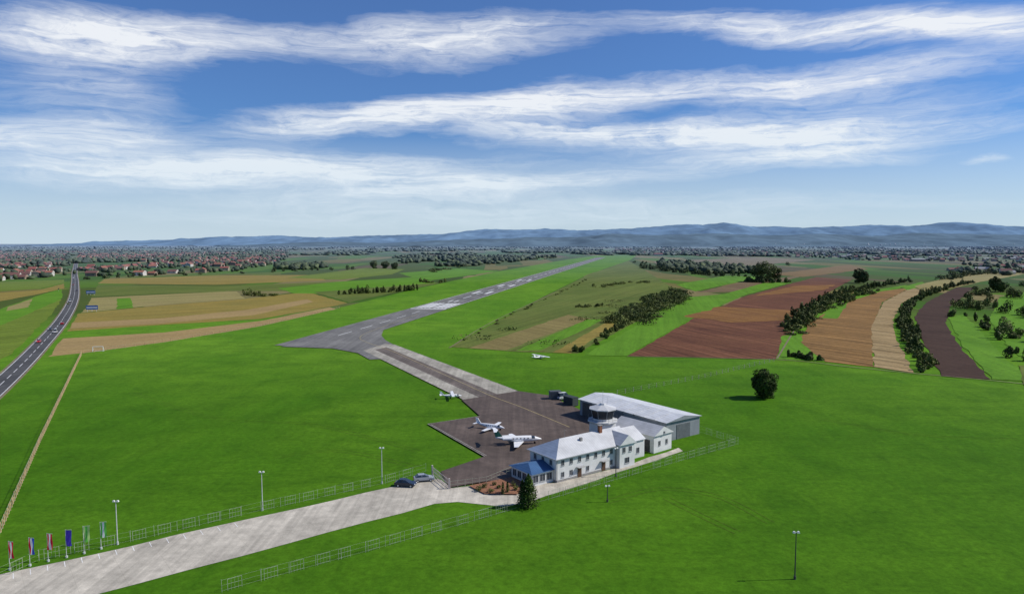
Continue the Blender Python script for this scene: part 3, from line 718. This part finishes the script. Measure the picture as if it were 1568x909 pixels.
def tree(name,x,y,H,R,n=2500,size=.45,nc=14,low=.15,mat=None,conifer=False,core=.75):
    mb=MB(); wood(x,y,H,min(R*.07+.06,.5),7,R*.6,mb)
    Vs=[]
    if conifer:
        L=18
        for k in range(L):
            f=k/(L-1); q=R*(1-f)**.8*random.uniform(.8,1.08)+.12; Vs.append(leaves((x,y,H*(.08+.9*f)),(q,q,H/L*.8),n//L,size,.3))
    else:
        Vs.append(leaves((x,y,H*(.5+low/2)),(R*core,R*core,H*(.5-low/2)*.85),n//3,size,.6))
        for k in range(nc):
            a_=random.uniform(0,6.28); f=random.uniform(low,.9); prof=math.sin(math.pi*min(1,max(.15,(f-low*.5))))**.6
            rr=R*prof*random.uniform(.5,.75); cr_=R*random.uniform(.26,.42)
            Vs.append(leaves((x+rr*math.cos(a_),y+rr*math.sin(a_),H*f),(cr_,cr_,cr_*.8),int(n*.7/nc),size,.55))
    V=np.concatenate(Vs); o=len(mb.v)
    W=np.array(mb.v); Fw=[f for f in mb.f if len(f)==4]
    Fall=np.concatenate([np.array(Fw),quads(V)+o]); mi=[1]*len(Fw)+[0]*(len(V)//4)
    return npmesh(name,np.concatenate([W,V]),Fall,[mat or M_lf,M_bark],mi)
x,y=G(1170,609); tree('round_tree',x,y,9.2,4.4,8500,.45,26,.06,core=.9)
x,y=G(809,776); tree('conifer_tree',x,y,6.4,2.6,3200,.3,conifer=True,mat=M_lf)
x,y=G(800,774); tree('conifer_tree',x,y,5.0,1.5,1500,.25,conifer=True)
x,y=G(770,757); tree('conifer_tree',x,y,2.6,.5,500,.16,conifer=True)
x,y=G(777,755); tree('conifer_tree',x,y,2.4,.45,500,.16,conifer=True)
for u,v in [(733,752),(742,748),(752,755),(757,744),(786,745),(790,752),(764,749)]:
    x,y=G(u,v); tree('shrub',x,y,random.uniform(.9,1.5),random.uniform(.6,.9),260,.16,6,.1,mat=M_lfy)
for u,v,H_,R_2 in [(1160,431,24,11),(1174,432,27,13),(1186,431,21,10),(1314,433,20,7),(1323,434,17,6),(1524,446,16,6.5),(1532,447,11,5),(572,411,17,9),(590,411,15,9),(604,412,13,8)]:
    x,y=G(u,v); tree('broadleaf_tree',x,y,H_,R_2,2400,1.3,16,.08,mat=M_lfh,core=.85)
def hedge(name,px,h,w,n_per=170,size=.9,sp=3.2,mat=None,dens=1.0,jit=1.0,gate=True):
    P=catmull([G(*p) for p in px],6); Vs=[]; off=random.uniform(0,99)
    for i in range(len(P)-1):
        L=(P[i+1]-P[i]).length; k=max(1,int(L/sp))
        for j in range(k):
            c=P[i].lerp(P[i+1],(j+random.random())/k)
            g=noise.noise(Vector((c.x*.045,c.y*.045,off)))
            if random.random()>dens or (gate and g<-.22 and random.random()<.85): continue
            hh=h*random.uniform(.35,1.1)*(1+g*.9)
            c=c+Vector((random.uniform(-1,1),random.uniform(-1,1)))*w*.5*jit
            r=random.uniform(.3,.7)*max(w*.42,hh*.45)
            for q in range(2):
                Vs.append(leaves((c.x+random.uniform(-r,r)*.6,c.y+random.uniform(-r,r)*.6,hh*(.35+.25*q)),(r*(1-.25*q),r*(1-.25*q),hh*.42),n_per//2,size,.55))
    V=np.concatenate(Vs); 
    mats=[mat or M_lfh]
    return npmesh(name,V,quads(V),mats)
hedge('hedgerow',[(884,540),(915,523),(945,503),(975,483)],3.2,5,sp=3,mat=M_lfy)
hedge('hedgerow',[(958,492),(985,474),(1010,460),(1040,447)],5.5,24,150,1.0,sp=2.8,gate=False)
hedge('hedgerow',[(945,498),(970,486),(1005,468),(1038,454)],4.0,26,150,.9,sp=2.8,mat=M_lfy,gate=False)
hedge('hedgerow',[(1208,508),(1222,492),(1246,473),(1285,453),(1330,442),(1392,431)],6.5,9,170,1.1,sp=4)
hedge('hedgerow',[(1212,512),(1226,498),(1252,478),(1300,456),(1340,446)],4.2,13,170,1.0,sp=4,mat=M_lfy,gate=False)
hedge('tree_clump',[(1210,547),(1228,549),(1256,551)],6.5,5,420,.7,sp=1.8,gate=False)
hedge('hedgerow',[(1424,572),(1408,545),(1392,515),(1384,490),(1392,470),(1412,456),(1450,442),(1490,432)],5.5,6,170,.9,sp=3)
hedge('hedgerow',[(1424,570),(1408,545),(1392,515),(1386,492)],3.8,7,150,.8,sp=2.6,mat=M_lfy,gate=False)
hedge('hedgerow',[(1455,486),(1480,484),(1500,492),(1520,512),(1548,538),(1575,560)],6.0,8,220,.9,sp=8,dens=.75)
hedge('hedgerow',[(1465,470),(1490,474),(1512,470),(1525,460)],7,12,220,1.0,sp=7,dens=.8,mat=M_lfy)
hedge('hedgerow',[(1545,505),(1565,520),(1600,540)],8,14,240,.9,sp=4,dens=.8,mat=M_lfy)
hedge('hedgerow',[(1550,478),(1575,490),(1610,500)],9,14,240,1.0,sp=5)
hedge('hedgerow',[(1548,455),(1580,460),(1640,470)],9,16,200,1.1,sp=6)
hedge('hedgerow',[(518,451),(560,449),(600,447),(640,444)],7.5,7,170,1.1,sp=2.2,jit=.5,gate=False)
hedge('hedgerow',[(375,451),(400,453),(425,452)],4.5,14,120,1.1,sp=3,mat=M_lfy,gate=False)
hedge('hedgerow',[(645,432),(665,433),(680,432)],6,8,120,1.3,sp=6,mat=M_lfy,gate=False)
hedge('hedgerow',[(1140,431),(1170,433),(1205,432)],8,18,300,1.5,sp=5,gate=False)
hedge('hedgerow',[(980,410),(1030,416),(1090,422),(1145,424)],10,14,150,1.6,sp=6)
hedge('hedgerow',[(1440,430),(1470,424),(1500,420),(1568,416)],9,20,140,1.6,sp=9)
hedge('hedgerow',[(880,470),(905,470),(925,468)],2.5,8,110,.9,sp=6,mat=M_lfy,gate=False)
hedge('hedgerow',[(700,527),(760,494),(830,460),(900,428)],1.4,5,60,.7,sp=9,mat=M_lfy,dens=.6)
hedge('hedgerow',[(1480,460),(1500,450),(1530,442),(1568,438)],7,14,150,1.3,sp=9,dens=.7)
hedge('hedgerow',[(420,416),(470,414),(540,413)],8,16,120,1.8,sp=10)
hedge('hedgerow',[(905,440),(960,434),(1000,432)],3,20,90,1.2,sp=8,mat=M_lfy)
hedge('hedgerow',[(780,520),(840,500),(930,482),(990,455)],2.2,40,90,.9,sp=14,mat=M_lfy,dens=.6)
hedge('hedgerow',[(640,420),(720,407),(800,399),(850,395)],5,24,90,1.8,sp=16,mat=M_lfy,dens=.7)
hedge('hedgerow',[(965,402),(1040,405),(1100,409),(1200,407)],9,20,110,2.0,sp=12,dens=.8)
hedge('hedgerow',[(130,428),(200,424),(300,421),(420,417)],6,14,100,1.6,sp=14,dens=.7)
# distant tree masses --------------------------------------------------
def ico(sub):
    import bmesh
    bm=bmesh.new(); bmesh.ops.create_icosphere(bm,subdivisions=sub,radius=1); V=np.array([v.co[:] for v in bm.verts]); Fc=np.array([[v.index for v in f.verts] for f in bm.faces]); bm.free(); return V,Fc
I1=ico(1);I2=ico(2)
def blobs(name,items,base,mat,jit=.28):
    V0,F0=base; n=len(V0); VV=[];FF=[]
    for k,(x,y,rx,h) in enumerate(items):
        j=1+rng.normal(size=(n,1))*jit; V=V0*j*np.array([rx,rx,h*.55]); V[:,2]+=h*.45; V[:,0]+=x; V[:,1]+=y; VV.append(V); FF.append(F0+k*n)
    return npmesh(name,np.concatenate(VV),np.concatenate(FF),[mat])
def rw_clear(x,y,m_=150):
    cx=C0.x+(y-C0.y)*.195
    return abs(x-cx)<m_ and y<2750
M_far=mat_leaf('distant_leaf',(.024,.038,.013),(.07,.09,.026),hz=True,scale=.02)
items=[];fars=[]
for k in range(26000):
    y=math.exp(random.uniform(math.log(1150),math.log(9500))); x=random.uniform(-.78,.80)*y
    if rw_clear(x,y,190 if y<2400 else 60): continue
    nn=noise.noise(Vector((x/520,y/1400,0)))+.45*noise.noise(Vector((x/150,y/420,5)))
    th=.26 if y<1900 else (.17 if y<3500 else .08)
    if y<1500 and -250<x<380: th=.4
    if nn<th: continue
    r=random.uniform(4,8) if y<2500 else random.uniform(8,18); h=random.uniform(5,12)
    (items if y<2500 else fars).append((x,y,r,h))
blobs('distant_trees',items,I2,M_far,.22)
blobs('distant_forest',fars,I1,M_far,.25)
# ---------------------------------------------------------------- villages
M_w=[mat_plain('house_wall_'+n_,c,.9,.1,.05,hz=True) for n_,c in (('cream',(.36,.30,.22)),('white',(.5,.47,.43)),('tan',(.26,.19,.13)))]
M_r=[mat_plain('roof_tile_'+n_,c,.9,.2,.05,hz=True) for n_,c in (('red',(.23,.06,.04)),('orange',(.28,.10,.055)),('brown',(.15,.06,.045)),('grey',(.28,.28,.28)))]
M_hwn=mat_plain('house_window',(.05,.055,.06),.4,hz=True)
def village(name,px,ang,dens,spx=19,spy=44,thr=-.1,roofs=(0,0,1,1,2),trees=.9):
    P=[G(*p) for p in px]
    def inside(x,y):
        c=False;j=len(P)-1
        for i in range(len(P)):
            xi,yi=P[i];xj,yj=P[j]
            if (yi>y)!=(yj>y) and x<(xj-xi)*(y-yi)/(yj-yi)+xi: c=not c
            j=i
        return c
    xs=[p[0] for p in P];ys=[p[1] for p in P]; mb=MB(); tr=[]; ca,sa=math.cos(ang),math.sin(ang)
    R=math.hypot(max(xs)-min(xs),max(ys)-min(ys))/2; cx=(max(xs)+min(xs))/2; cy=(max(ys)+min(ys))/2
    a_=-R
    while a_<R:
        b1=-R
        while b1<R:
            X=cx+a_*ca-b1*sa+random.uniform(-7,7); Y=cy+a_*sa+b1*ca+random.uniform(-14,14)
            if inside(X,Y) and not rw_clear(X,Y,140) and min((h_-Vector((X,Y))).length for h_ in hp[30:])>14:
                g=noise.noise(Vector((X/200,Y/380,7)))
                if g>thr and random.random()<dens:
                    w=random.uniform(4.0,6.2); l=random.uniform(4.5,8); h=random.choice((3,3.2,5.4,5.6)); rh=random.uniform(2.4,3.8); t=ang+random.choice((0,math.pi/2))+random.uniform(-.15,.15)
                    if random.random()<.03: l*=2.2;w*=1.6
                    sub=MB(); sub.box(-l,-w,0,l,w,h,0); wm=random.randrange(3); sub.m=[wm]*6
                    sub.roof(-l-.5,l+.5,-w-.5,w+.5,h+.01,h+rh,3+random.choice(roofs),wm)
                    for q in (-.5,.5):
                        sub.box(l*q-.7,-w-.03,1.1,l*q+.7,-w-.01,2.3,7)
                        sub.box(-l-.03,w*q-.6,1.1,-l-.01,w*q+.6,2.3,7)
                    sub.box(l*.3,.2,h+rh*.5,l*.3+.8,.9,h+rh+.8,5)
                    c2,s2=math.cos(t),math.sin(t)
                    o=len(mb.v); mb.v+=[(X+vx*c2-vy*s2,Y+vx*s2+vy*c2,vz) for vx,vy,vz in sub.v]; mb.f+=[tuple(i+o for i in f) for f in sub.f]; mb.m+=sub.m
                for _ in range(2):
                    if g>thr-.15 and random.random()<trees*.75: tr.append((X+random.uniform(8,14),Y+random.uniform(-22,22),random.uniform(2.5,6.5),random.uniform(4,10.5)))
            b1+=spy
        a_+=spx
    mb.obj(name,M_w+M_r+[M_hwn])
    if tr: blobs('village_trees',tr,I1,M_far,.25)
village('village_houses',[(-200,440),(9,430),(100,423),(100,388),(-200,388)],.25,.66,thr=-.15)
village('village_houses',[(118,421),(150,424),(260,420),(345,417),(420,404),(440,390),(300,387),(120,388)],.1,.62,thr=-.08)
village('village_houses',[(-200,388),(9,388),(300,387),(440,389),(440,384),(-200,382)],.1,.5,spx=34,spy=60,thr=0.08)
village('village_houses',[(1240,397),(1568,404),(1700,410),(1700,384),(1200,383)],-.2,.38,spx=28,spy=80,thr=.0,roofs=(0,2,3,3,2),trees=.4)
village('village_houses',[(1450,418),(1568,424),(1640,430),(1640,404),(1470,404)],-.2,.5,thr=-.05,roofs=(0,2,3,3))
village('village_houses',[(940,390),(1240,395),(1240,383),(940,381)],0,.35,spx=30,spy=80,thr=.0,roofs=(0,2,3,3),trees=.4)
# ---------------------------------------------------------------- hills
def hills(name,prof,D,col,front,back,amp,seed):
    m,nt,b=newmat(name+'_hazed_woodland')
    p=pos(nt); f=maprange(nt,noisen(nt,p,.0016,6,.7),.4,.6)
    nt.links.new(mixc(nt,f,tuple(c*.84 for c in col),tuple(c*1.18 for c in col)),b.inputs['Base Color']); b.inputs['Specular IOR Level'].default_value=0  # bluish distance haze is baked into the hills' base colour
    pu=[q[0] for q in prof]; pv=[q[1] for q in prof]; n=420; ny=22
    X=np.linspace((pu[0]-784)/F*D,(pu[-1]-784)/F*D,n); Hh=np.interp((X/D*F+784),pu,[(372-v)/F*D for v in pv])
    V=[]
    for j in range(ny):
        t=j/(ny-1); yy=D-front+(front+back)*t; dy=(yy-D)/(front if yy<D else back)
        sh=max(0,math.cos(dy*math.pi/2))**1.2
        for i in range(n):
            x=X[i]; q=Vector((x/900,yy/900,seed))
            r=noise.fractal(q,1,2,5)*amp; fine_=noise.noise(Vector((x/160,yy/160,seed)))*amp*.16
            hgt=Hh[i]
            V.append((x,yy,max(-5,(hgt+HC*.3)*sh + (r*(sh*(1-sh)*2.6+.12)+fine_)*min(1,hgt/80))))
    Fq=[(j*n+i,j*n+i+1,(j+1)*n+i+1,(j+1)*n+i) for j in range(ny-1) for i in range(n-1)]
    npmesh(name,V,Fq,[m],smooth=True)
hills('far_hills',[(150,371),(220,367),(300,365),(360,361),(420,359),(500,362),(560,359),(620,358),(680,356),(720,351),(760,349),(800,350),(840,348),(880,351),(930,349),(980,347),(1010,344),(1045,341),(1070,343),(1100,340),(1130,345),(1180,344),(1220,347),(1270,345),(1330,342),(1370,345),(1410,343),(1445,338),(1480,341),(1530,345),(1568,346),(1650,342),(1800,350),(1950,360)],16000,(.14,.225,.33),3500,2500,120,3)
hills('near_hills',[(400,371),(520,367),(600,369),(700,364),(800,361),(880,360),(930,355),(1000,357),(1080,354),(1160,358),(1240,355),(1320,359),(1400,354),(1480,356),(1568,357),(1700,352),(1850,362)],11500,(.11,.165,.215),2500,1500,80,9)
blobs('hillside_houses',[(random.uniform(3200,8200),random.uniform(9300,9900),random.uniform(8,14),random.uniform(14,50)) for _ in range(130)],I1,mat_plain('hillside_house_wall',(.38,.42,.46),.9),.1)
# ---------------------------------------------------------------- light, world
sun_el=math.radians(41); sun_az=math.radians(86)
sd=Vector((math.cos(sun_el)*math.sin(sun_az),math.cos(sun_el)*math.cos(sun_az),math.sin(sun_el)))
L=bpy.data.lights.new('sun','SUN'); L.energy=4.7; L.angle=math.radians(.5); L.color=(1,.95,.86)
lo=bpy.data.objects.new('sun',L); sc.collection.objects.link(lo); lo.rotation_euler=(-sd).to_track_quat('-Z','Y').to_euler(); lo.location=(0,0,300)
W=bpy.data.worlds.new('World'); sc.world=W; W.use_nodes=True; nt=W.node_tree
try: W.cycles.sampling_method='NONE'
except Exception as ex: print(ex)
bg=nt.nodes['Background']; bg.inputs['Strength'].default_value=.08
sky=N(nt,'ShaderNodeTexSky',sky_type='NISHITA'); sky.sun_disc=False; sky.sun_elevation=sun_el; sky.sun_rotation=sun_az; sky.air_density=1.0; sky.dust_density=.5; sky.ozone_density=2.5
tc=N(nt,'ShaderNodeTexCoord'); sx=N(nt,'ShaderNodeSeparateXYZ'); nt.links.new(tc.outputs['Generated'],sx.inputs[0])
def M2(op,a,b=None):
    n=N(nt,'ShaderNodeMath',operation=op)
    for i,v in enumerate((a,b)):
        if v is None: continue
        if hasattr(v,'links'): nt.links.new(v,n.inputs[i])
        else: n.inputs[i].default_value=v
    return n.outputs[0]
az=M2('ARCTAN2',sx.outputs['X'],sx.outputs['Y']); el=M2('ARCSINE',sx.outputs['Z'])
cx=N(nt,'ShaderNodeCombineXYZ'); nt.links.new(az,cx.inputs[0]); nt.links.new(el,cx.inputs[1]); S=cx.outputs[0]
nd=N(nt,'ShaderNodeTexNoise'); nt.links.new(mapping(nt,S,scale=(3.6,14,1)),nd.inputs['Vector']); nd.inputs['Scale'].default_value=1; nd.inputs['Detail'].default_value=5; nd.inputs['Roughness'].default_value=.58
sub=N(nt,'ShaderNodeVectorMath',operation='SUBTRACT'); nt.links.new(nd.outputs['Color'],sub.inputs[0]); sub.inputs[1].default_value=(.5,.5,.5)
ml=N(nt,'ShaderNodeVectorMath',operation='MULTIPLY'); nt.links.new(sub.outputs[0],ml.inputs[0]); ml.inputs[1].default_value=(.24,.06,0)
ad=N(nt,'ShaderNodeVectorMath',operation='ADD'); nt.links.new(S,ad.inputs[0]); nt.links.new(ml.outputs[0],ad.inputs[1]); SD=ad.outputs[0]
def SK(u,v): q=DIR(u,v).normalized(); return math.atan2(q.x,q.y),math.asin(q.z)
bands=[(-150,22,520,60,36,1.15),(420,60,940,48,36,1.05),(880,30,1700,12,26,1.0),(1280,42,1700,46,22,.75),
 (290,194,700,170,26,1.0),(520,172,1080,126,28,1.15),(560,194,1700,176,22,1.3),(900,140,1640,78,26,1.0),(980,180,1640,140,26,.5),
 (-120,205,290,212,28,.8),(-150,262,820,252,25,1.2),(330,297,1100,264,22,1.1),(980,250,1480,216,24,.75),(1480,246,1620,238,6,.9),
 (-150,318,1750,302,30,.6),(-100,105,330,150,70,.5),(-150,240,600,236,36,.45),(560,165,1000,160,36,.45),(700,235,1650,215,26,.35)]
tot=None
for (u1,v1,u2,v2,th,s) in bands:
    a_=SK(u1,v1);b1=SK(u2,v2); c=((a_[0]+b1[0])/2,(a_[1]+b1[1])/2); ln_=math.hypot(b1[0]-a_[0],b1[1]-a_[1])/2; an=math.atan2(b1[1]-a_[1],b1[0]-a_[0])
    mp=mapping(nt,SD,scale=(ln_*1.12,th/F*1.2,1),rot=(0,0,an),loc=(c[0],c[1],0),typ='TEXTURE')
    l=N(nt,'ShaderNodeVectorMath',operation='LENGTH'); nt.links.new(mp,l.inputs[0])
    f=maprange(nt,l.outputs['Value'],1.15,.0,0,s,smooth=True)
    tot=f if tot is None else M2('ADD',tot,f)
st=noisen(nt,mapping(nt,SD,scale=(5,105,1),rot=(0,0,-.05)),1,7,.68,.3)
st2=noisen(nt,mapping(nt,SD,scale=(16,48,1),rot=(0,0,.22)),1,7,.70,.8)
mod=M2('ADD',M2('MULTIPLY',maprange(nt,st,.3,.7),.75),M2('MULTIPLY',maprange(nt,st2,.3,.7),.55))
den=M2('MULTIPLY',tot,M2('ADD',mod,.15))
den=maprange(nt,den,.10,1.0,0,.97)
veil=maprange(nt,el,-.01,.15,.82,.03)
den=M2('SUBTRACT',1.0,M2('MULTIPLY',M2('SUBTRACT',1.0,den),M2('SUBTRACT',1.0,veil)))
tint=mixc(nt,1.0,sky.outputs[0],(.44,.80,1.32),'MULTIPLY')
cl=mixc(nt,maprange(nt,el,0,.2),(8.4,10.0,11.2),(10.8,11.2,11.8))
fin=mixc(nt,den,tint,cl)
nt.links.new(fin,bg.inputs['Color'])
# ---------------------------------------------------------------- camera
cam=bpy.data.cameras.new('camera'); co=bpy.data.objects.new('camera',cam); sc.collection.objects.link(co)
cam.sensor_width=36; cam.lens=F/1568*36; cam.clip_end=90000; cam.clip_start=.5
co.location=(0,0,HC); co.rotation_euler=(math.pi/2-PITCH,0,0); sc.camera=co
sc.view_settings.view_transform='Standard'; sc.view_settings.look='None'; sc.view_settings.exposure=0
